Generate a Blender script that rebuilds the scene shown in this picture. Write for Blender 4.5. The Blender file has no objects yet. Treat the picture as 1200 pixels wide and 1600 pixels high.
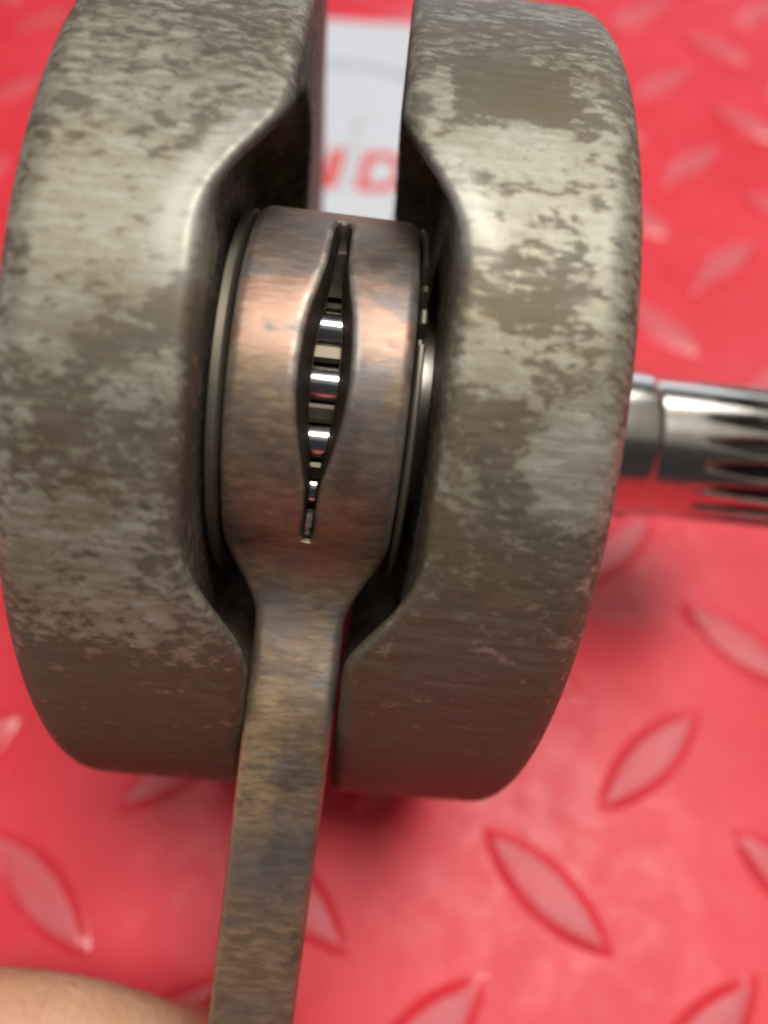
import bpy, bmesh, math, random
from mathutils import Vector, Matrix
random.seed(7)
S = bpy.context.scene
MM = 0.001
pi = math.pi
sin, cos, rad = math.sin, math.cos, math.radians

# ------------------------------------------------------------------ camera
cam_d = bpy.data.cameras.new("camera"); cam = bpy.data.objects.new("camera", cam_d)
S.collection.objects.link(cam); S.camera = cam
TILT, ROLL, CAM_H = 0.5273, -0.0202, 0.13545
cam.matrix_world = Matrix.Translation((0, 0, CAM_H)) @ Matrix.Rotation(TILT, 4, 'X') @ Matrix.Rotation(ROLL, 4, 'Z')
cam_d.sensor_fit = 'VERTICAL'; cam_d.sensor_height = 36; cam_d.sensor_width = 27; cam_d.lens = 25.99
cam_d.clip_start = 0.005; cam_d.clip_end = 20
cam_d.dof.use_dof = True; cam_d.dof.focus_distance = 0.066; cam_d.dof.aperture_fstop = 10.5

# ------------------------------------------------------------------ world and lamps of the workshop
W = bpy.data.worlds.new("World"); S.world = W; W.use_nodes = True
bg = W.node_tree.nodes['Background']; bg.inputs[0].default_value = (0.80, 0.80, 0.86, 1); bg.inputs[1].default_value = 0.05


def lamp(name, loc, target, sx, sy, watts, col):
    d = bpy.data.lights.new(name, 'AREA'); d.shape = 'RECTANGLE'; d.size = sx; d.size_y = sy
    d.energy = watts; d.color = col
    o = bpy.data.objects.new(name, d); S.collection.objects.link(o)
    v = Vector(target) - Vector(loc)
    o.location = loc; o.rotation_euler = v.to_track_quat('-Z', 'Y').to_euler()
    return o


lamp("tube_lamp", (0.52, 0.62, 1.15), (0.03, 0.08, 0.03), 0.22, 0.95, 5.6, (1.0, 0.98, 0.95))
lamp("ceiling_lamp", (0.25, 0.08, 1.18), (0, 0.06, 0), 0.34, 0.44, 10.5, (1.0, 0.97, 0.92))
lamp("spot_panel", (-0.30, 0.03, 1.20), (-0.02, 0.03, 0), 0.24, 0.16, 2.0, (1.0, 0.96, 0.95))
lamp("lit_ceiling", (0.9, -0.05, 2.0), (0.9, -0.05, 0), 5.6, 2.3, 8.5, (1.0, 0.92, 0.80))
lamp("side_fill", (-1.6, 0.05, 0.42), (0, 0.06, 0.0), 0.9, 0.5, 4.0, (0.88, 0.92, 1.0))  # added low fill that brightens the tread lug rims
lamp("window_light", (0.4, 2.0, 0.22), (0, 0.06, 0.05), 2.4, 0.30, 7.0, (0.74, 0.85, 1.0))
S.view_settings.view_transform = 'Standard'; S.view_settings.look = 'None'
S.view_settings.exposure = 0.1; S.view_settings.gamma = 1.0
S.cycles.filter_width = 2.2

# ------------------------------------------------------------------ helpers


def link(o, parent=None):
    S.collection.objects.link(o)
    if parent is not None:
        o.parent = parent
    return o


def mesh_obj(name, verts, faces, mat, parent=None, smooth=True, merge=None, attrs=None, scale=MM, autosmooth=None):
    me = bpy.data.meshes.new(name)
    me.from_pydata([(v[0] * scale, v[1] * scale, v[2] * scale) for v in verts], [], faces)
    if attrs:
        for an, vals in attrs.items():
            a = me.attributes.new(an, 'FLOAT', 'POINT'); a.data.foreach_set('value', vals)
    bm = bmesh.new(); bm.from_mesh(me)
    if merge:
        bmesh.ops.remove_doubles(bm, verts=bm.verts, dist=merge * scale)
    bmesh.ops.recalc_face_normals(bm, faces=bm.faces)
    for f in bm.faces:
        f.smooth = smooth
    if autosmooth:
        for e in bm.edges:
            if len(e.link_faces) == 2 and e.calc_face_angle(0) > rad(autosmooth):
                e.smooth = False
    bm.to_mesh(me); bm.free()
    if mat:
        me.materials.append(mat)
    return link(bpy.data.objects.new(name, me), parent)


def tag(o, label=None, cat=None, group=None, kind=None):
    for k, v in (('label', label), ('category', cat), ('group', group), ('kind', kind)):
        if v:
            o[k] = v
    return o


def grid_faces(nr, nc, closed=True, off=0):
    f = []
    for i in range(nr - 1):
        for j in range(nc if closed else nc - 1):
            a = off + i * nc + j; b = off + i * nc + (j + 1) % nc
            f.append((a, b, b + nc, a + nc))
    return f


def sstep(x, a, b):
    t = max(0.0, min(1.0, (x - a) / (b - a))); return t * t * (3 - 2 * t)


def interp(x, tab):
    if x <= tab[0][0]: return tab[0][1]
    for (x0, y0), (x1, y1) in zip(tab, tab[1:]):
        if x <= x1: return y0 + (y1 - y0) * (x - x0) / (x1 - x0)
    return tab[-1][1]


class NT:
    def __init__(s, name):
        s.m = bpy.data.materials.new(name); s.m.use_nodes = True
        s.t = s.m.node_tree; s.p = s.t.nodes['Principled BSDF']

    def n(s, typ, **kw):
        nd = s.t.nodes.new(typ)
        for k, v in kw.items(): setattr(nd, k, v)
        return nd

    def l(s, a, b): s.t.links.new(a, b)

    def val(s, sock, v):
        if hasattr(v, 'is_output') or isinstance(v, bpy.types.NodeSocket): s.l(v, sock)
        else: sock.default_value = v

    def math(s, op, a, b=0.0, c=0.0, clamp=False):
        nd = s.n('ShaderNodeMath', operation=op); nd.use_clamp = clamp
        s.val(nd.inputs[0], a); s.val(nd.inputs[1], b); s.val(nd.inputs[2], c)
        return nd.outputs[0]

    def coord(s, scale=(1, 1, 1), loc=(0, 0, 0)):
        if not hasattr(s, 'tc'): s.tc = s.n('ShaderNodeTexCoord')
        mp = s.n('ShaderNodeMapping'); mp.inputs['Scale'].default_value = scale; mp.inputs['Location'].default_value = loc
        s.l(s.tc.outputs['Object'], mp.inputs[0]); return mp.outputs[0]

    def noise(s, scale, detail=4, rough=0.55, co=(1, 1, 1), dist=0.0, loc=(0, 0, 0)):
        nd = s.n('ShaderNodeTexNoise'); nd.inputs['Scale'].default_value = scale; nd.inputs['Detail'].default_value = detail
        nd.inputs['Roughness'].default_value = rough; nd.inputs['Distortion'].default_value = dist
        s.l(s.coord(co, loc), nd.inputs['Vector']); return nd.outputs[0]

    def ramp(s, v, lo, hi, a=0.0, b=1.0):
        nd = s.n('ShaderNodeMapRange', interpolation_type='SMOOTHSTEP')
        s.val(nd.inputs[0], v)
        for i, q in enumerate((lo, hi, a, b)): s.val(nd.inputs[i + 1], q)
        return nd.outputs[0]

    def mix(s, f, a, b):
        nd = s.n('ShaderNodeMix', data_type='RGBA'); s.val(nd.inputs[0], f)
        for sock, v in ((nd.inputs[6], a), (nd.inputs[7], b)):
            if isinstance(v, tuple): sock.default_value = (*v, 1)
            else: s.l(v, sock)
        return nd.outputs[2]

    def bump(s, h, strength, dist):
        nd = s.n('ShaderNodeBump'); nd.inputs['Strength'].default_value = strength; nd.inputs['Distance'].default_value = dist
        s.l(h, nd.inputs['Height']); s.l(nd.outputs[0], s.p.inputs['Normal'])

    def set(s, **kw):
        for k, v in kw.items():
            sock = s.p.inputs[k.replace('_', ' ')]
            if isinstance(v, tuple) and len(v) == 3: sock.default_value = (*v, 1)
            elif isinstance(v, bpy.types.NodeSocket): s.l(v, sock)
            else: sock.default_value = v
        return s.m


def attr(m, name):
    nd = m.n('ShaderNodeAttribute'); nd.attribute_name = name; return nd.outputs['Fac']


# ------------------------------------------------------------------ materials
def mat_web():
    m = NT('stained_forged_steel')
    d = attr(m, 'stain_tone')
    streak = m.noise(1500, 4, 0.65, co=(0.16, 1, 1))         # fine turning marks along the axle
    grain = m.noise(2600, 3, 0.6, co=(0.4, 1, 1), loc=(.3, .1, .2))
    bl1 = m.noise(480, 4, 0.6, co=(0.6, 1, 1), dist=0.5)
    bl2 = m.noise(1300, 4, 0.62, co=(0.5, 1, 1), dist=0.2, loc=(.7, 0, .2))
    big = m.noise(70, 4, 0.55)
    blotch = m.math('ADD', m.math('MULTIPLY', bl1, 0.40), m.math('MULTIPLY', bl2, 0.60))
    mott = m.math('ADD', m.math('MULTIPLY', blotch, 0.88), m.math('MULTIPLY', streak, 0.12))
    # stain threshold moves with the hand-placed density
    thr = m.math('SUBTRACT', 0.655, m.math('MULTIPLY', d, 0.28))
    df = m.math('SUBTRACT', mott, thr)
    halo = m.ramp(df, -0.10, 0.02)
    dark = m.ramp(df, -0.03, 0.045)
    hue = m.mix(m.ramp(big, 0.40, 0.62), (0.245, 0.216, 0.148), (0.255, 0.244, 0.192))
    light = m.mix(m.ramp(streak, 0.38, 0.66), hue, (0.375, 0.362, 0.298))
    light = m.mix(m.ramp(grain, 0.35, 0.7, 0, 0.35), light, (0.20, 0.175, 0.125))
    light = m.mix(m.math('MULTIPLY', halo, 0.42), light, (0.185, 0.145, 0.092))
    dk = m.mix(m.ramp(big, 0.42, 0.6), (0.088, 0.065, 0.038), (0.092, 0.078, 0.064))
    dk = m.mix(m.ramp(streak, 0.42, 0.72, 0, 0.6), dk, (0.18, 0.15, 0.105))
    col = m.mix(m.math('MULTIPLY', dark, 0.82), light, dk)
    brown = m.ramp(m.noise(95, 5, 0.65, co=(0.5, 1, 1), loc=(2, 1, 0)), 0.48, 0.70, 0, 0.5)
    col = m.mix(brown, col, (0.150, 0.112, 0.058))
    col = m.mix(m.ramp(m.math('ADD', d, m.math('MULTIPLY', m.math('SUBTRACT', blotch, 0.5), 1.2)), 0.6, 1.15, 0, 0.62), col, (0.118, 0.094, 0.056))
    pits = m.ramp(m.noise(3000, 2, 0.5, loc=(4, 4, 1)), 0.66, 0.72, 0, 0.6)
    col = m.mix(pits, col, (0.05, 0.036, 0.026))
    rg = m.math('ADD', m.ramp(streak, 0.3, 0.7, 0.45, 0.62), m.math('MULTIPLY', dark, 0.06))
    hl = m.math('MULTIPLY', attr(m, 'lip_highlight'), m.ramp(streak, 0.3, 0.55, 0.45, 1.0))
    col = m.mix(m.math('MULTIPLY', hl, 0.8), col, (0.42, 0.405, 0.36))  # highlight along the pocket lip, mixed into the base colour
    rg = m.math('SUBTRACT', rg, m.math('MULTIPLY', hl, 0.05))
    m.bump(m.math('ADD', streak, m.math('MULTIPLY', blotch, 0.4)), 0.30, 0.00012)
    return m.set(Base_Color=col, Metallic=0.5, Roughness=rg)


def mat_rod():
    m = NT('copper_tinted_steel')
    streak = m.noise(1500, 4, 0.65, co=(0.28, 1, 1))
    c1 = m.noise(150, 4, 0.6, co=(0.6, 1, 1), dist=0.5)
    c2 = m.noise(110, 3, 0.6, loc=(1, 3, 2))
    cop = attr(m, 'copper')
    f = m.ramp(m.math('ADD', m.math('SUBTRACT', c1, 0.5), cop), 0.36, 0.56)
    base = m.mix(m.ramp(streak, 0.4, 0.7), (0.235, 0.165, 0.105), (0.325, 0.24, 0.16))
    gry = m.mix(m.ramp(c2, 0.42, 0.6), base, (0.215, 0.168, 0.138))
    copc = m.mix(m.ramp(streak, 0.4, 0.7), (0.32, 0.185, 0.13), (0.42, 0.285, 0.22))
    col = m.mix(f, gry, copc)
    dk = m.ramp(m.noise(170, 5, 0.65, co=(0.6, 1, 1), loc=(5, 0, 1)), 0.54, 0.68, 0, 0.75)
    col = m.mix(dk, col, (0.12, 0.09, 0.075))
    blu = m.ramp(m.noise(230, 4, 0.6, co=(0.7, 1, 1), loc=(8, 2, 5)), 0.53, 0.66, 0, 0.8)
    col = m.mix(blu, col, (0.165, 0.15, 0.142))
    tan = attr(m, 'tan')
    col = m.mix(m.math('MULTIPLY', tan, m.ramp(streak, 0.3, 0.6, 0.15, 0.8)), col, (0.42, 0.30, 0.165))
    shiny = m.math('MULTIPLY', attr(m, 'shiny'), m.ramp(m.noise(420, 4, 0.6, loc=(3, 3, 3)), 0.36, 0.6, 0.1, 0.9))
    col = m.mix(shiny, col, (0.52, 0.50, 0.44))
    col = m.mix(attr(m, 'recess_dark'), col, (0.035, 0.027, 0.018))  # near-black tone on the slot walls and floor
    rg = m.math('SUBTRACT', m.ramp(streak, 0.3, 0.7, 0.40, 0.56), m.math('MULTIPLY', shiny, 0.12))
    m.bump(m.math('ADD', streak, m.math('MULTIPLY', c1, 0.4)), 0.28, 0.0001)
    return m.set(Base_Color=col, Metallic=0.68, Roughness=rg)


def mat_metal(name, col, rough, metallic=1.0, var=0.06, col2=None):
    m = NT(name)
    s = m.noise(700, 3, 0.6, co=(1, 0.2, 0.2))
    c = m.mix(m.ramp(s, 0.35, 0.7), col, col2 or tuple(min(1, q * 1.15) for q in col))
    g = attr(m, 'recess_dark')
    c = m.mix(m.ramp(g, 0.15, 0.7, 0, 0.85), c, (0.03, 0.026, 0.021))  # near-black tone that grows with spline groove depth
    return m.set(Base_Color=c, Metallic=metallic, Roughness=m.ramp(s, 0.3, 0.7, rough, rough + var))


def mat_mat(name, worn):
    m = NT(name)
    big = m.noise(28, 4, 0.6); fine = m.noise(900, 4, 0.6); sm = m.noise(160, 5, 0.65, dist=0.4)
    col = m.mix(m.ramp(big, 0.35, 0.65), (0.60, 0.030, 0.044), (0.67, 0.042, 0.060))
    dust = m.ramp(sm, 0.45, 0.75, 0.0, 0.07)
    col = m.mix(dust, col, (0.62, 0.22, 0.22))
    if worn:
        col = m.mix(m.math('MULTIPLY', attr(m, 'top'), m.ramp(m.noise(240, 4, 0.6), 0.3, 0.65, 0.25, 0.6)), col, (0.45, 0.13, 0.14))
    grit = m.ramp(m.noise(2400, 3, 0.6, loc=(3, 1, 4)), 0.66, 0.74, 0, 0.55)
    col = m.mix(grit, col, (0.16, 0.012, 0.014))
    scuff = m.ramp(m.noise(1100, 3, 0.6, co=(1, 0.12, 1), loc=(1, 7, 4)), 0.62, 0.74, 0, 0.22)
    col = m.mix(scuff, col, (0.66, 0.20, 0.20))
    rg = m.ramp(sm, 0.3, 0.7, *((0.20, 0.30) if worn else (0.30, 0.46)))
    if worn: rg = m.math('ADD', rg, m.math('MULTIPLY', attr(m, 'top'), 0.28))
    m.bump(m.math('ADD', m.math('MULTIPLY', sm, 1.0), m.math('MULTIPLY', fine, 0.3)), 0.13, 0.0003)
    return m.set(Base_Color=col, Roughness=rg, Specular_IOR_Level=0.45 if worn else 0.22)


def mat_flat(name, col, rough=0.5, col2=None):
    m = NT(name)
    c = m.mix(m.ramp(m.noise(200, 4, 0.6), 0.3, 0.7), col, col2 or tuple(q * 0.93 for q in col))
    return m.set(Base_Color=c, Roughness=rough)


def mat_skin():
    m = NT('skin')
    a = m.noise(120, 4, 0.6); b = m.noise(900, 4, 0.6); c = m.noise(50, 3, 0.5, loc=(1, 2, 3))
    col = m.mix(m.ramp(a, 0.35, 0.7), (0.62, 0.33, 0.20), (0.70, 0.42, 0.275))
    col = m.mix(m.ramp(c, 0.5, 0.75, 0, 0.7), col, (0.58, 0.27, 0.19))
    v = m.n('ShaderNodeTexVoronoi'); v.inputs['Scale'].default_value = 900; m.l(m.coord(), v.inputs['Vector'])
    cre = m.noise(330, 3, 0.6, co=(2.6, 0.5, 0.5), dist=0.4)
    h = m.math('ADD', m.math('MULTIPLY', v.outputs[0], 0.6), b)
    m.bump(m.math('ADD', h, m.math('MULTIPLY', m.ramp(cre, 0.3, 0.6), 0.8)), 0.45, 0.00025)
    m.p.inputs['Subsurface Weight'].default_value = 0.15
    m.p.inputs['Subsurface Radius'].default_value = (1.0, 0.35, 0.2)
    m.p.inputs['Subsurface Scale'].default_value = 0.0015
    return m.set(Base_Color=col, Roughness=0.5)


M_WEB, M_ROD = mat_web(), mat_rod()
M_SHAFT = mat_metal('bright_ground_steel', (0.58, 0.545, 0.48), 0.19, 1.0, 0.02, (0.60, 0.565, 0.50))
M_ROLL = mat_metal('polished_roller_steel', (0.55, 0.55, 0.55), 0.15)
M_CAGE = mat_metal('bronze_cage_metal', (0.115, 0.096, 0.070), 0.42)
M_PIN = mat_metal('crank_pin_steel', (0.30, 0.27, 0.23), 0.3)
M_WASH = mat_metal('oily_washer_steel', (0.15, 0.135, 0.10), 0.45, 0.8, 0.14)
M_FLOOR, M_LUG = mat_mat('red_tread_paint', False), mat_mat('worn_red_tread_paint', True)
M_PAPER = mat_flat('white_label_paper', (0.56, 0.58, 0.62), 0.55)
M_INK = mat_flat('red_ink', (0.66, 0.085, 0.09), 0.45)
M_GREY = mat_flat('grey_ink', (0.30, 0.31, 0.33), 0.5)
M_PALE = mat_flat('pale_grey_ink', (0.42, 0.44, 0.46), 0.5)
M_SKIN = mat_skin()

# ------------------------------------------------------------------ the floor: red tread plate
PITCH, OX, OY, ROT = 41.4, 25.03, 6.9, -0.0178


def lug_mesh():
    L, Wd, H = 13.4, 4.3, 1.05
    R = (L * L + Wd * Wd) / (2 * Wd)
    n = 9

    def outline(k):                       # k = inset
        l, w = L - 1.5 * k, Wd - k
        r = (l * l + w * w) / (2 * w); a = math.asin(l / r); pts = []
        for s in (1, -1):
            for i in range(n):
                t = -a + 2 * a * i / n
                pts.append((s * r * sin(t), s * (r * cos(t) - (r - w))))
        return pts
    global LUG_TOP
    rows = [(-0.7, -0.05), (-0.35, 0.05), (0.0, 0.18), (0.45, 0.45), (0.9, 0.70), (1.3, 0.86), (1.7, 0.93), (2.2, 0.97), (3.2, 1.02)]
    V, F = [], []
    for k, z in rows: V += [(x, y, z) for x, y in outline(k)]
    F = grid_faces(len(rows), 2 * n)
    LUG_TOP = [1.0 if k >= 1.7 else (0.5 if k >= 1.3 else 0.0) for k, z in rows for _ in range(2 * n)] + [1.0]
    V.append((0, 0, 1.04)); c = len(V) - 1; o = (len(rows) - 1) * 2 * n
    F += [(o + i, o + (i + 1) % (2 * n), c) for i in range(2 * n)]
    return V, F


FX, FY = 900, 900
nx = 30
fv = [(-FX + 2 * FX * i / nx, -500 + (FY + 500) * j / nx, 0) for j in range(nx + 1) for i in range(nx + 1)]
floor = mesh_obj('floor', fv, grid_faces(nx + 1, nx + 1, False), M_FLOOR)
tag(floor, kind='structure')
lv, lf = lug_mesh()
proto = mesh_obj('tread_lug', lv, lf, M_LUG, floor, attrs={'top': LUG_TOP})
proto.data.materials.append(M_FLOOR)
far_v, far_f = [], []
first = True
cr, sr = cos(ROT), sin(ROT)
for j2 in range(-20, 42):
    for i2 in range(-42, 43):
        if (i2 + j2) % 2: continue          # only the two interleaved sets
        if (i2 % 2) != (j2 % 2): continue
        gx, gy = i2 / 2 * PITCH, j2 / 2 * PITCH
        x, y = OX + gx * cr - gy * sr, OY + gx * sr + gy * cr
        ang = (rad(-43) if i2 % 2 == 0 else rad(40)) + ROT
        if -175 < x < 180 and -45 < y < 335:
            if first: o = proto; first = False
            else: o = proto.copy(); link(o, floor)
            o.location = (x * MM, y * MM, 0); o.rotation_euler = (0, 0, ang + random.uniform(-.03, .03)); o.scale = (random.uniform(.96, 1.04), random.uniform(.93, 1.07), random.uniform(.85, 1.15))
        elif abs(x) < FX - 20 and -480 < y < FY - 20:
            b = len(far_v); c, s_ = cos(ang), sin(ang)
            far_v += [(x + p[0] * c - p[1] * s_, y + p[0] * s_ + p[1] * c, p[2]) for p in lv]
            far_f += [tuple(q + b for q in f) for f in lf]
tag(mesh_obj('tread_lug_field', far_v, far_f, M_LUG, floor, attrs={'top': LUG_TOP * (len(far_v) // len(lv))}), kind='stuff')

# ------------------------------------------------------------------ the printed label lying on the floor
lab = bpy.data.objects.new('label', None); link(lab)
lab.location = (-4 * MM, 272 * MM, 1.3 * MM); lab.rotation_euler = (0, 0, rad(-9.5))
tag(lab, 'white paper label with red letters seen through the gap between the flywheels', 'label')


def sheet(name, pts, z0, z1, mat, parent):
    n = len(pts)
    V = [(x, y, z0) for x, y in pts] + [(x, y, z1) for x, y in pts]
    F = [tuple(range(n, 2 * n)), tuple(range(n - 1, -1, -1))] + [(i, (i + 1) % n, n + (i + 1) % n, n + i) for i in range(n)]
    return mesh_obj(name, V, F, mat, parent, smooth=False)


sheet('paper', [(-42, 0), (38, 0), (38, -128), (-42, -128)], 0, 0.15, M_PAPER, lab)


def text(name, body, size, loc, mat, parent, sx=1.0, extra=0.0):
    cu = bpy.data.curves.new(name, 'FONT'); cu.body = body; cu.size = size; cu.offset = extra; cu.extrude = 0.02 * MM
    t = bpy.data.objects.new(name, cu); link(t)
    dg = bpy.context.evaluated_depsgraph_get(); me = bpy.data.meshes.new_from_object(t.evaluated_get(dg))
    bpy.data.objects.remove(t)
    me.materials.clear(); me.materials.append(mat)
    o = link(bpy.data.objects.new(name, me), parent); o.location = [q * MM for q in loc]; o.scale = (sx, 1, 1)
    return o


LETTER_Y = -87.5
text('printed_letter', 'I', 24 * MM, (1.2, LETTER_Y, 0.19), M_INK, lab, 1.1, 0.9 * MM)
text('printed_letter', 'D', 24 * MM, (11.4, LETTER_Y, 0.19), M_INK, lab, 0.8, 0.8 * MM)
arc = []
for i in range(25):
    x = -42 + 80 * i / 24; arc.append((x, -25.2 - 0.011 * (x + 2) ** 2))
sheet('printed_line', arc + [(x, y - 2.0) for x, y in reversed(arc)], 0.15, 0.19, M_GREY, lab)
sheet('printed_mark', [(7.2, -55), (9.6, -54), (8.6, -66), (10.6, -88), (9.4, -88), (7.2, -67)], 0.15, 0.19, M_PALE, lab)

# ------------------------------------------------------------------ the crankshaft (local axes: x along the axle, y away, z up)
PSI, TAU, AXC = 0.0802, 0.1095, (0.0, 64.55, 51.6)
AX = Vector((cos(PSI) * cos(TAU), -sin(PSI) * cos(TAU), -sin(TAU)))
AN = Vector((sin(PSI), cos(PSI), 0)); AU = AX.cross(AN)
crank = bpy.data.objects.new('crankshaft', None); link(crank)
crank.matrix_world = Matrix.Translation(Vector(AXC) * MM) @ Matrix((AX, AN, AU)).transposed().to_4x4()
tag(crank, 'stained steel crankshaft with two flywheels, splined shaft and connecting rod on red tread plate', 'crankshaft')

UC = -7.1
GC = -6.95
PIN_P, PIN_PHI = 27.0, rad(-36)
PY, PZ = PIN_P * sin(PIN_PHI), PIN_P * cos(PIN_PHI)
STAIN_TONES = {
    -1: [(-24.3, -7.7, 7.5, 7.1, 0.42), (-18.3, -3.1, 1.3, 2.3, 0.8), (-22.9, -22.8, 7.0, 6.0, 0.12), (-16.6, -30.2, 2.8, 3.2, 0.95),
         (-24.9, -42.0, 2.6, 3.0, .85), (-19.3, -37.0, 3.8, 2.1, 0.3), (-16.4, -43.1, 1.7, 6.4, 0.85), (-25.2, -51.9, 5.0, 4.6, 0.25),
         (-21.0, -58.8, 6.2, 3.9, 0.3), (-21.7, -77, 11, 14, 1.05), (-27.4, -32.7, 2.8, 3.1, 0.2), (-21.5, -33.5, 3, 2.2, .8), (-22, 5, 9, 6, .6)],  # wide low entry darkens the rim towards the bottom
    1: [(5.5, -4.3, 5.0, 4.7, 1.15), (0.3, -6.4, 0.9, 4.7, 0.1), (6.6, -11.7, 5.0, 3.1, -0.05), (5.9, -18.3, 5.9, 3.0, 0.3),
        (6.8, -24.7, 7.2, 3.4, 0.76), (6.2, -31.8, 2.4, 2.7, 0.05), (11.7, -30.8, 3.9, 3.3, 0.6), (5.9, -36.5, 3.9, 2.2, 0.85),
        (13.3, -40.0, 3.0, 4.5, -0.3), (5.6, -42.7, 4.4, 2.9, 0.7), (7.8, -50.9, 6.6, 6.1, 0.85), (6.9, -74, 12, 16, 1.1),  # broad last entry turns the lower rim dark brown
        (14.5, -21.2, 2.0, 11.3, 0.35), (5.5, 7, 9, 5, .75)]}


def stain_tone(side, u, deg):
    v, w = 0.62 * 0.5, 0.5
    for cu, cp, ru, rp, val in STAIN_TONES[side]:
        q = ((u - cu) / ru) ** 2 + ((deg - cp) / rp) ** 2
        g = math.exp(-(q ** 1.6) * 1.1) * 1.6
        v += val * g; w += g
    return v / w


def pocket(y, z):
    d = math.hypot(y - PY, z - PZ)
    e = y * sin(PIN_PHI) + z * cos(PIN_PHI)
    return 5.2 * (1 - sstep(d, 23.5, 28.1)) + 2.0 * sstep(-e, -36, 18)


def flywheel(side, u_out, fo):
    R, gap, fi = 50.0, 4.4, 1.35
    NP = 600
    # denser angles on the side that faces up
    phis = []
    for i in range(NP):
        phis.append(-pi + 2 * pi * i / NP)
    V, A, HL = [], [], []

    def ring(fn):
        for p in phis:
            r, u = fn(p); V.append((u, r * sin(p), r * cos(p))); A.append(stain_tone(side, u, math.degrees(p)) if r > 44 else 0.6)
            dg = math.degrees(p); u0 = face(p, R - fi * .6) + side * fi
            HL.append(math.exp(-((abs(u - u0) - 0.9) / 1.3) ** 2) * (math.exp(-((dg + 19) / 9) ** 4) if side < 0 else 0.8 * math.exp(-((dg + 18) / 5) ** 4)) if r > 46 else 0.0)  # angle windows where the lip highlight is painted
    nr = 0
    face = lambda p, r: GC + side * (gap + pocket(r * sin(p), r * cos(p)))
    for r in [0.5, 3, 6, 9, 12, 15, 18, 21, 24, 27, 30, 33, 36, 38, 40, 42, 43.5, 45, 46, 47, 47.7, R - fi]:
        ring(lambda p: (r, face(p, r))); nr += 1
    for k in range(1, 11):
        a = pi / 2 * k / 10
        ring(lambda p: (R - fi + fi * sin(a), face(p, R - fi + fi * sin(a) * .4) + side * fi * (1 - cos(a)))); nr += 1
    NU = 30
    for k in range(1, NU + 1):
        def f(p):
            u0 = face(p, R - fi * .6) + side * fi; u1 = u_out - side * fo
            return R, u0 + (u1 - u0) * k / NU
        ring(f); nr += 1
    for k in range(1, 9):
        a = pi / 2 * k / 8
        ring(lambda p: (R - fo + fo * cos(a), u_out - side * fo + side * fo * sin(a))); nr += 1
    for r in [40, 30, 20, 10, 0.5]:
        ring(lambda p: (r, u_out)); nr += 1
    F = grid_faces(nr, NP)
    F.append(tuple(range(NP))); F.append(tuple((nr - 1) * NP + i for i in range(NP)))
    return mesh_obj('flywheel', V, F, M_WEB, crank, attrs={'stain_tone': A, 'lip_highlight': HL}, autosmooth=60)


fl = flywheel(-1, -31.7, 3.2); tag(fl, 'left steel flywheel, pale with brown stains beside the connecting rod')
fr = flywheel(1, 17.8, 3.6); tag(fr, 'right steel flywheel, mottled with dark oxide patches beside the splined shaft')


def lathe(name, prof, mat, parent, n=96, cy=0, cz=0, cap=True, rf=None, autosmooth=50, afn=None):
    V = []; A = []
    for u, r in prof:
        for i in range(n):
            t = 2 * pi * i / n
            rr = r if rf is None else rf(u, t, r)
            V.append((u, cy + rr * sin(t), cz + rr * cos(t))); A.append(afn(u, t, r) if afn else 0.0)
    F = grid_faces(len(prof), n)
    if cap:
        F += [tuple(range(n)), tuple((len(prof) - 1) * n + i for i in range(n))]
    return mesh_obj(name, V, F, mat, parent, autosmooth=autosmooth, attrs={'recess_dark': A})


# right-hand drive shaft with splines
NS, US = 19, 42.6


def spl(u, t, r):
    x = (u - US) / 9.0
    if x <= 0: return r
    amp = 1.5 * (1 - (1 - min(1, x)) ** 2)
    ph = (t * NS / (2 * pi) + 0.52) % 1.0
    g = abs(ph - 0.5) * 2                       # 1 at the groove centre
    g = 1 - g
    w = 0.30 + 0.45 * min(1, x * 1.2)
    return r - amp * (1 - sstep(g, w * 0.6, w))


SR = 10.05
prof = [(16.5, 15.0), (24.0, 15.0), (24.6, 14.6), (25.0, 10.75), (35.6, 10.75), (35.9, 10.68), (36.1, 10.5), (36.3, 10.2), (36.5, SR)]
prof += [(37.0, SR), (37.5, SR)]
prof += [(38.0 + i * 1.0, SR) for i in range(0, 5)]
prof += [(42.4 + i * 0.4, SR) for i in range(1, 26)] + [(53 + i, SR) for i in range(0, 11)] + [(63.6, 9.8), (64.0, 9.0), (64.0, 0.2)]
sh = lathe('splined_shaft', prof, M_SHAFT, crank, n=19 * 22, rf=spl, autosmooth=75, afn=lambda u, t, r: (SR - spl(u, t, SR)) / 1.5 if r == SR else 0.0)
lathe('plain_shaft', [(-30.0, 12.4), (-32.5, 12.4), (-33.2, 11.5), (-35, 10), (-50, 10), (-58, 8.4), (-62, 8.2), (-62.4, 7.6), (-62.4, .2)], M_SHAFT, crank)
lathe('crank_pin', [(-29.0, 12.0), (15.4, 12.0)], M_PIN, crank, cy=PY, cz=PZ)

# ------------------------------------------------------------------ connecting rod
RD = rad(213)                                    # direction of the shank in the (y, z) plane
DA, DB = (cos(RD), sin(RD)), (sin(RD), -cos(RD))  # along the shank, towards the camera
RB, RI = 18.6, 15.8
P0 = math.degrees(math.atan2(DA[0], DA[1]))      # phi of the shank direction


def rod_pt(a, b, u):
    return (u - 0.024 * max(0, a - 30), PY + a * DA[0] + b * DB[0], PZ + a * DA[1] + b * DB[1])


PSI0 = 42.0
A0 = RB * cos(rad(PSI0)); B0 = RB * sin(rad(PSI0))


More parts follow.
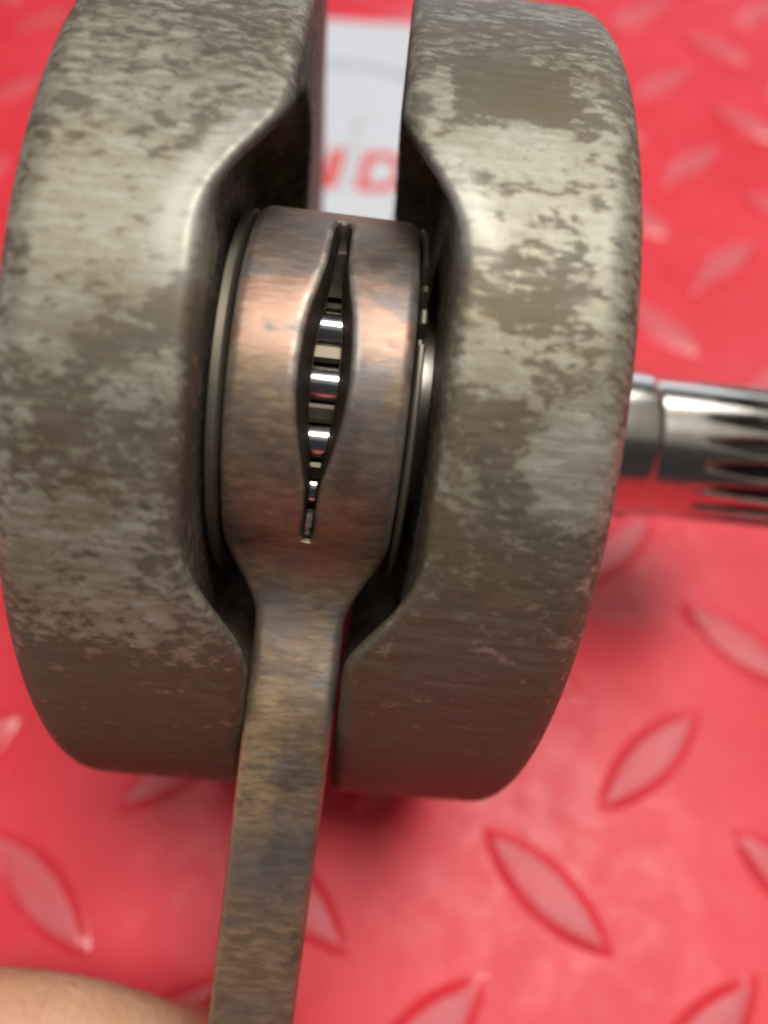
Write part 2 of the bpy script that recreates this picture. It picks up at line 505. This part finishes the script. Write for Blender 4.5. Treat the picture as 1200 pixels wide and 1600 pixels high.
def h_of(a):
    if a < 31:
        t = (a - A0) / (31 - A0); dx = 31 - A0
        m0, m1 = -1.11 * dx, -0.035 * dx
        return (2 * t**3 - 3 * t**2 + 1) * B0 + (t**3 - 2 * t**2 + t) * m0 + (-2 * t**3 + 3 * t**2) * 10.6 + (t**3 - t**2) * m1
    return 10.6 - 0.035 * (a - 31)


def w_of(a):
    if a < 34: return 7.55 + (4.2 - 7.55) * sstep(a, 13.7, 21.8)
    if a < 86: return 4.2 - 0.12 * (a - 34) / 52
    return 4.08 + 2.4 * sstep(a, 86, 92)


SLOT = [(-79.8, 0.16), (-79.2, 0.36), (-78, 0.48), (-75, 0.48), (-68, 0.46), (-63, 0.52), (-59, 0.70), (-53, 1.15), (-44, 1.72), (-37, 2.0), (-30, 2.06), (-22, 1.97), (-14, 1.7), (-7.8, 1.3),
        (-2, 1.0), (2, .84), (12, .78), (20, .76), (22.5, .6), (24.6, .4)]
SLOT_C = [(-81, -7.05), (-53, -6.8), (-22, -6.73), (20, -6.6)]
front = []                                        # stations (a, b, w, na, nb, kind, psi)
ps = 180.0
while ps > PSI0 + 0.01:
    front.append((RB * cos(rad(ps)), RB * sin(rad(ps)), 7.55, cos(rad(ps)), sin(rad(ps)), 'ring', ps))
    ps -= (0.4 if ps < 48 else 1.0) if ps <= 152 else 3.0
NRING = len(front) + 1
front.append((A0, B0, w_of(A0), cos(rad(PSI0)), sin(rad(PSI0)), 'ring', PSI0))
a = A0
a_list = [A0 + (34 - A0) * i / 22 for i in range(1, 23)] + [34 + 3 * i for i in range(1, 19)]
for a in a_list:
    e = 0.05; s = (h_of(a + e) - h_of(a - e)) / (2 * e); ln = math.hypot(1, s)
    front.append((a, h_of(a), w_of(a), -s / ln, 1 / ln, 'shank', math.degrees(math.atan2(h_of(a), a))))
RS, AS = 12.0, 100.0
th0 = math.asin(h_of(a) / RS); t0 = pi - th0
NSH = len(front)
for i in range(1, 19):
    t = t0 * (1 - i / 18)
    front.append((AS + RS * cos(t), RS * sin(t), w_of(99), cos(t), sin(t), 'eye', 0))


def slot_at(psi, kind):
    phi = P0 + psi
    if kind == 'eye' or phi < -79.9 or phi > 24.6: return 0.0, UC
    return interp(phi, SLOT), interp(phi, SLOT_C)


def rod():
    V, F, cop, tan, shi, rdark = [], [], [], [], [], []

    def add(a, b, u, c=0., t=0., s=0., g=0.):
        rdark.append(g); V.append(rod_pt(a, b, u)); cop.append(c); tan.append(t); shi.append(s); return len(V) - 1
    fil = [(0.0, 1.1), (0.12, 0.62), (0.38, 0.25), (0.75, 0.06), (1.1, 0.0)]       # (inset in u, drop along the normal)

    def strip(st, sgn, slots):
        rows = []
        for (a, b, w, na, nb, kind, psi) in st:
            hw, sc = slot_at(psi, kind) if slots else (0.0, UC)
            L, Rr = UC - w, UC + w
            if not hw: sc = (L + Rr) / 2
            phi = P0 + psi
            cw = min(0.95, hw * 0.75 + 0.1) if hw > 0 else 0.0
            if not hw and kind == 'ring': sc = -6.7
            def cp(u):
                if kind != 'ring' or not slots: return 0.12
                g = math.exp(-((phi + 14) / 17) ** 2) * 0.62
                if u > -5: g = max(g, 0.55 * math.exp(-((phi + 18) / 24) ** 2 - ((u + 2.6) / 3.2) ** 2), 0.42 * math.exp(-((phi + 60) / 14) ** 2 - ((u + 3.5) / 2.0) ** 2))
                return g
            def tn(u):
                if kind != 'shank' or not slots: return 0.0
                return sstep(a, 27, 30) * (1 - sstep(a, 40, 44.5)) * (1 - sstep(u - (UC - w), w * 0.7, w * 0.95))
            row = []
            def P(u, drop, s=0., c=None, g=0.):
                row.append(add(a - na * drop, sgn * (b - nb * drop), u, cp(u) if c is None else c, tn(u), s, g))
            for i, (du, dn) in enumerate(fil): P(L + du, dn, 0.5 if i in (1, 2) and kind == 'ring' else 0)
            x0, x1 = L + 1.1, sc - hw - cw
            for k in range(1, 5): P(x0 + (x1 - x0) * k / 4, 0, 0)
            cz = 1.0 if hw > 0 else 0.0
            dpt = sstep(phi, -80.0, -75.0) * (1 - sstep(phi, 21.5, 24.5)); full = max(0.42, (RB - RI) * dpt) * cz; hi = hw * 0.56; lip = max(0.08, 1 - sstep(-phi, 24, 46))
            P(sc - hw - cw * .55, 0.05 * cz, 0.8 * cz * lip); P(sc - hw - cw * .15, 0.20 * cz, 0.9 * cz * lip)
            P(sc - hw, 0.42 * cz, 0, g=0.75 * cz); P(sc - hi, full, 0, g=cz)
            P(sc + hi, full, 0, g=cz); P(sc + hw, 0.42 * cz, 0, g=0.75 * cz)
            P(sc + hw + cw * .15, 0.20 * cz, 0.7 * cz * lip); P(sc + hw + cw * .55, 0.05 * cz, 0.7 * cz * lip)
            y0, y1 = sc + hw + cw, Rr - 1.1
            for k in range(0, 5): P(y0 + (y1 - y0) * k / 4, 0, 0)
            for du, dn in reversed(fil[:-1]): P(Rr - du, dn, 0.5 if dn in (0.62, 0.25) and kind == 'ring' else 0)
            rows.append((row, hw if (phi < -3 and phi > -75.5) else -hw, kind))
        mid = 12
        for (r0, h0, k0), (r1, h1, k1) in zip(rows, rows[1:]):
            for j in range(len(r0) - 1):
                if j == mid and h0 > 0 and h1 > 0 and k1 == 'ring': continue       # the open slot
                if j in (mid - 1, mid + 1) and h0 == 0 and h1 == 0: continue
                F.append((r0[j], r0[j + 1], r1[j + 1], r1[j]))
        return rows
    fr_ = strip(front, 1, True); bk = strip(front, -1, False)
    # bore
    for st, sgn, sl in ((front[:NRING], 1, True), (front[:NRING], -1, False)):
        prev = None
        for (a, b, w, na, nb, kind, psi) in st:
            hw, sc = slot_at(psi, kind) if sl else (0.0, UC)
            c, s_ = (RI + .02) * cos(rad(psi)), sgn * (RI + .02) * sin(rad(psi))
            hi = hw * 0.56
            row = [add(c, s_, u) for u in (UC - 7.55, sc - hi, sc + hi, UC + 7.55)]
            if prev:
                for j in (0, 1, 2):
                    if j == 1: continue
                    F.append((prev[0][j], prev[0][j + 1], row[j + 1], row[j]))
            prev = (row, hw)
    for i in range(-42, 42, 6):
        q = [add(RI * cos(rad(t)), RI * sin(rad(t)), u) for t, u in ((i, UC - 7.55), (i, UC + 7.55), (i + 6, UC + 7.55), (i + 6, UC - 7.55))]
        F.append(tuple(q))
    # sides of the ring
    for sgn, rows in ((1, fr_), (-1, bk)):
        for col, us in ((0, -1), (-1, 1)):
            for i in range(NRING - 1):
                s0, s1 = front[i], front[i + 1]
                p = [add(RI * cos(rad(t)), sgn * RI * sin(rad(t)), UC + us * 7.55) for t in (s0[6], s1[6])]
                F.append((rows[i][0][col], rows[i + 1][0][col], p[1], p[0]))
    # sides of the shank with the I-beam recess
    K = 12
    for col, us in ((0, -1), (-1, 1)):
        prevrow = [add(RI * cos(rad(PSI0 * (1 - 2 * j / K))), RI * sin(rad(PSI0 * (1 - 2 * j / K))), UC + us * 7.55) for j in range(K + 1)]
        for i in range(NRING - 1, len(front)):
            a, b, w, na, nb, kind, psi = front[i]
            aa, bb = a - na * 1.1, b - nb * 1.1
            row = []
            for j in range(K + 1):
                f = 1 - 2 * j / K
                if j == 0: row.append(fr_[i][0][col]); continue
                if j == K: row.append(bk[i][0][col]); continue
                dep = 2.3 * (1 - sstep(abs(f), 0.52, 0.68)) * sstep(a, 36, 41) * (1 - sstep(a, 80, 86))
                row.append(add(aa, bb * f, UC + us * (w - dep)))
            for j in range(K): F.append((prevrow[j], prevrow[j + 1], row[j + 1], row[j]))
            prevrow = row
    return mesh_obj('connecting_rod', V, F, M_ROD, crank, merge=0.004, attrs={'copper': cop, 'tan': tan, 'shiny': shi, 'recess_dark': rdark}, autosmooth=55)


crod = rod()
tag(crod, 'copper tinted connecting rod with an eye shaped oil slot in its big end')


def washer(u0, u1, dips):
    n = 180; V = []
    def ro(t):
        r = 18.15
        for d in dips:
            if abs(math.degrees(t) - d) < 2.2: r = 16.4
        return r
    sgn = 1 if u1 > u0 else -1
    for u, dr in ((u0, -3.5), (u0, -0.25), (u0 + .2 * sgn, 0), (u1 - .2 * sgn, 0), (u1, -0.25), (u1, -3.5)):
        for i in range(n):
            t = -pi + 2 * pi * i / n
            r = ro(t) + dr if dr > -3 else 13.2
            V.append((u, PY + r * sin(t), PZ + r * cos(t)))
    F = grid_faces(6, n) + [((5 * n) + i, (5 * n) + (i + 1) % n, (i + 1) % n, i) for i in range(n)]
    return mesh_obj('thrust_washer', V, F, M_WASH, crod, autosmooth=40)


washer(UC - 7.85, UC - 8.9, [])
washer(UC + 7.5 + .2, UC + 8.35, [2, -7, -17])

# needle bearing: cage and rollers
RP, RR, NR = 14.0, 1.62, 18
ROLL0 = -31.5
cv, cf = [], []
for k in range(NR):
    t0 = rad(ROLL0 + 10 + 20 * k); hw_ = rad(3.1)
    b = len(cv)
    for u in (UC - 6.6, UC + 6.6):
        for r, t in ((13.0, -hw_), (14.9, -hw_), (15.15, -hw_ * .6), (15.15, hw_ * .6), (14.9, hw_), (13.0, hw_)):
            cv.append((u, PY + r * sin(t0 + t), PZ + r * cos(t0 + t)))
    cf += [(b + i, b + (i + 1) % 6, b + 6 + (i + 1) % 6, b + 6 + i) for i in range(6)] + [tuple(b + i for i in range(6)), tuple(b + 6 + i for i in range(6))]
for u0, u1 in ((UC - 7.2, UC - 6.0), (UC + 6.0, UC + 7.2)):
    b = len(cv); n = 72
    for u, r in ((u0, 12.7), (u0, 15.4), (u1, 15.4), (u1, 12.7)):
        for i in range(n): cv.append((u, PY + r * sin(2 * pi * i / n), PZ + r * cos(2 * pi * i / n)))
    cf += grid_faces(4, n, off=b) + [(b + 3 * n + i, b + 3 * n + (i + 1) % n, b + (i + 1) % n, b + i) for i in range(n)]
mesh_obj('bearing_cage', cv, cf, M_CAGE, crod, autosmooth=35)
rv = []
for u, r in ((-5.8, 0.2), (-5.8, 1.35), (-5.5, RR), (5.5, RR), (5.8, 1.35), (5.8, 0.2)):
    for i in range(24): rv.append((u, r * sin(2 * pi * i / 24), r * cos(2 * pi * i / 24)))
r0 = mesh_obj('bearing_roller', rv, grid_faces(6, 24), M_ROLL, crod, autosmooth=40)
for k in range(NR):
    o = r0 if k == 0 else link(r0.copy(), crod)
    t = rad(ROLL0 + 20 * k)
    o.location = (UC * MM, (PY + RP * sin(t)) * MM, (PZ + RP * cos(t)) * MM)

# ------------------------------------------------------------------ the hand that holds the rod


def hand():
    pts, edges, radii = [], [], []

    def chain(root, seq):
        p = root
        for x, y, z, r in seq:
            pts.append((x * MM, y * MM, z * MM)); radii.append(r * MM)
            if p is not None: edges.append((p, len(pts) - 1))
            p = len(pts) - 1
        return p
    chain(None, [(-118, -62, 50, 17)])                                       # palm root
    wrist = chain(0, [(-150, -78, 56, 19), (-200, -104, 66, 23), (-290, -150, 84, 30)])
    kn = chain(0, [(-100, -36, 48, 12)])
    chain(kn, [(-84, -19, 46, 10.2), (-64, -12.0, 43, 9.2), (-52, -9.6, 41.3, 9.5), (-44, -9.8, 39.5, 9.2), (-36, -10.4, 36.5, 8.9), (-29.5, -12.2, 30, 8.0), (-25.5, -13.2, 19, 6.6), (-22, -12, 12, 5.8), (-20, -11, 8.5, 5.0)])
    kn = chain(0, [(-98, -54, 42, 12)])
    chain(kn, [(-80, -46, 36, 10), (-60, -36, 31, 9), (-42, -30, 27, 8.6), (-28, -27.5, 19, 8.2), (-15, -26.5, 9.5, 7.6), (-3, -26, 8.5, 7), (9, -26, 9, 5.8)])
    kn = chain(0, [(-99, -70, 38, 11.5)])
    chain(kn, [(-80, -64, 30, 9.4), (-60, -55, 25, 8.6), (-42, -49, 20, 8.2), (-29, -46, 12, 7.6), (-17, -45, 8.5, 7), (-7, -44.5, 8, 5.8)])
    kn = chain(0, [(-104, -84, 34, 10.5)])
    chain(kn, [(-86, -81, 26, 8), (-68, -75, 20, 7.4), (-54, -70, 14, 7), (-44, -67, 9, 6.4), (-35, -65, 7, 5.2)])
    chain(0, [(-104, -68, 66, 13), (-82, -66, 70, 11), (-58, -58, 66, 10), (-38, -48, 58, 10.2), (-22, -41, 48, 9.2), (-12, -37, 43, 6.5)])
    me = bpy.data.meshes.new('person'); me.from_pydata(pts, edges, [])
    o = bpy.data.objects.new('person', me); link(o)
    sk = o.modifiers.new('skin', 'SKIN'); sk.use_smooth_shade = True; sk.branch_smoothing = 0.6
    for i, v in enumerate(me.skin_vertices[0].data):
        v.radius = (radii[i], radii[i]); v.use_root = (i == 0)
    o.modifiers.new('sub', 'SUBSURF').levels = 2; o.modifiers['sub'].render_levels = 2
    dg = bpy.context.evaluated_depsgraph_get(); m2 = bpy.data.meshes.new_from_object(o.evaluated_get(dg))
    o.modifiers.clear(); o.data = m2; m2.materials.clear(); m2.materials.append(M_SKIN)
    for p in m2.polygons: p.use_smooth = True
    return tag(o, 'bare hand at the lower left with a finger curled under the connecting rod', 'person')


hand()
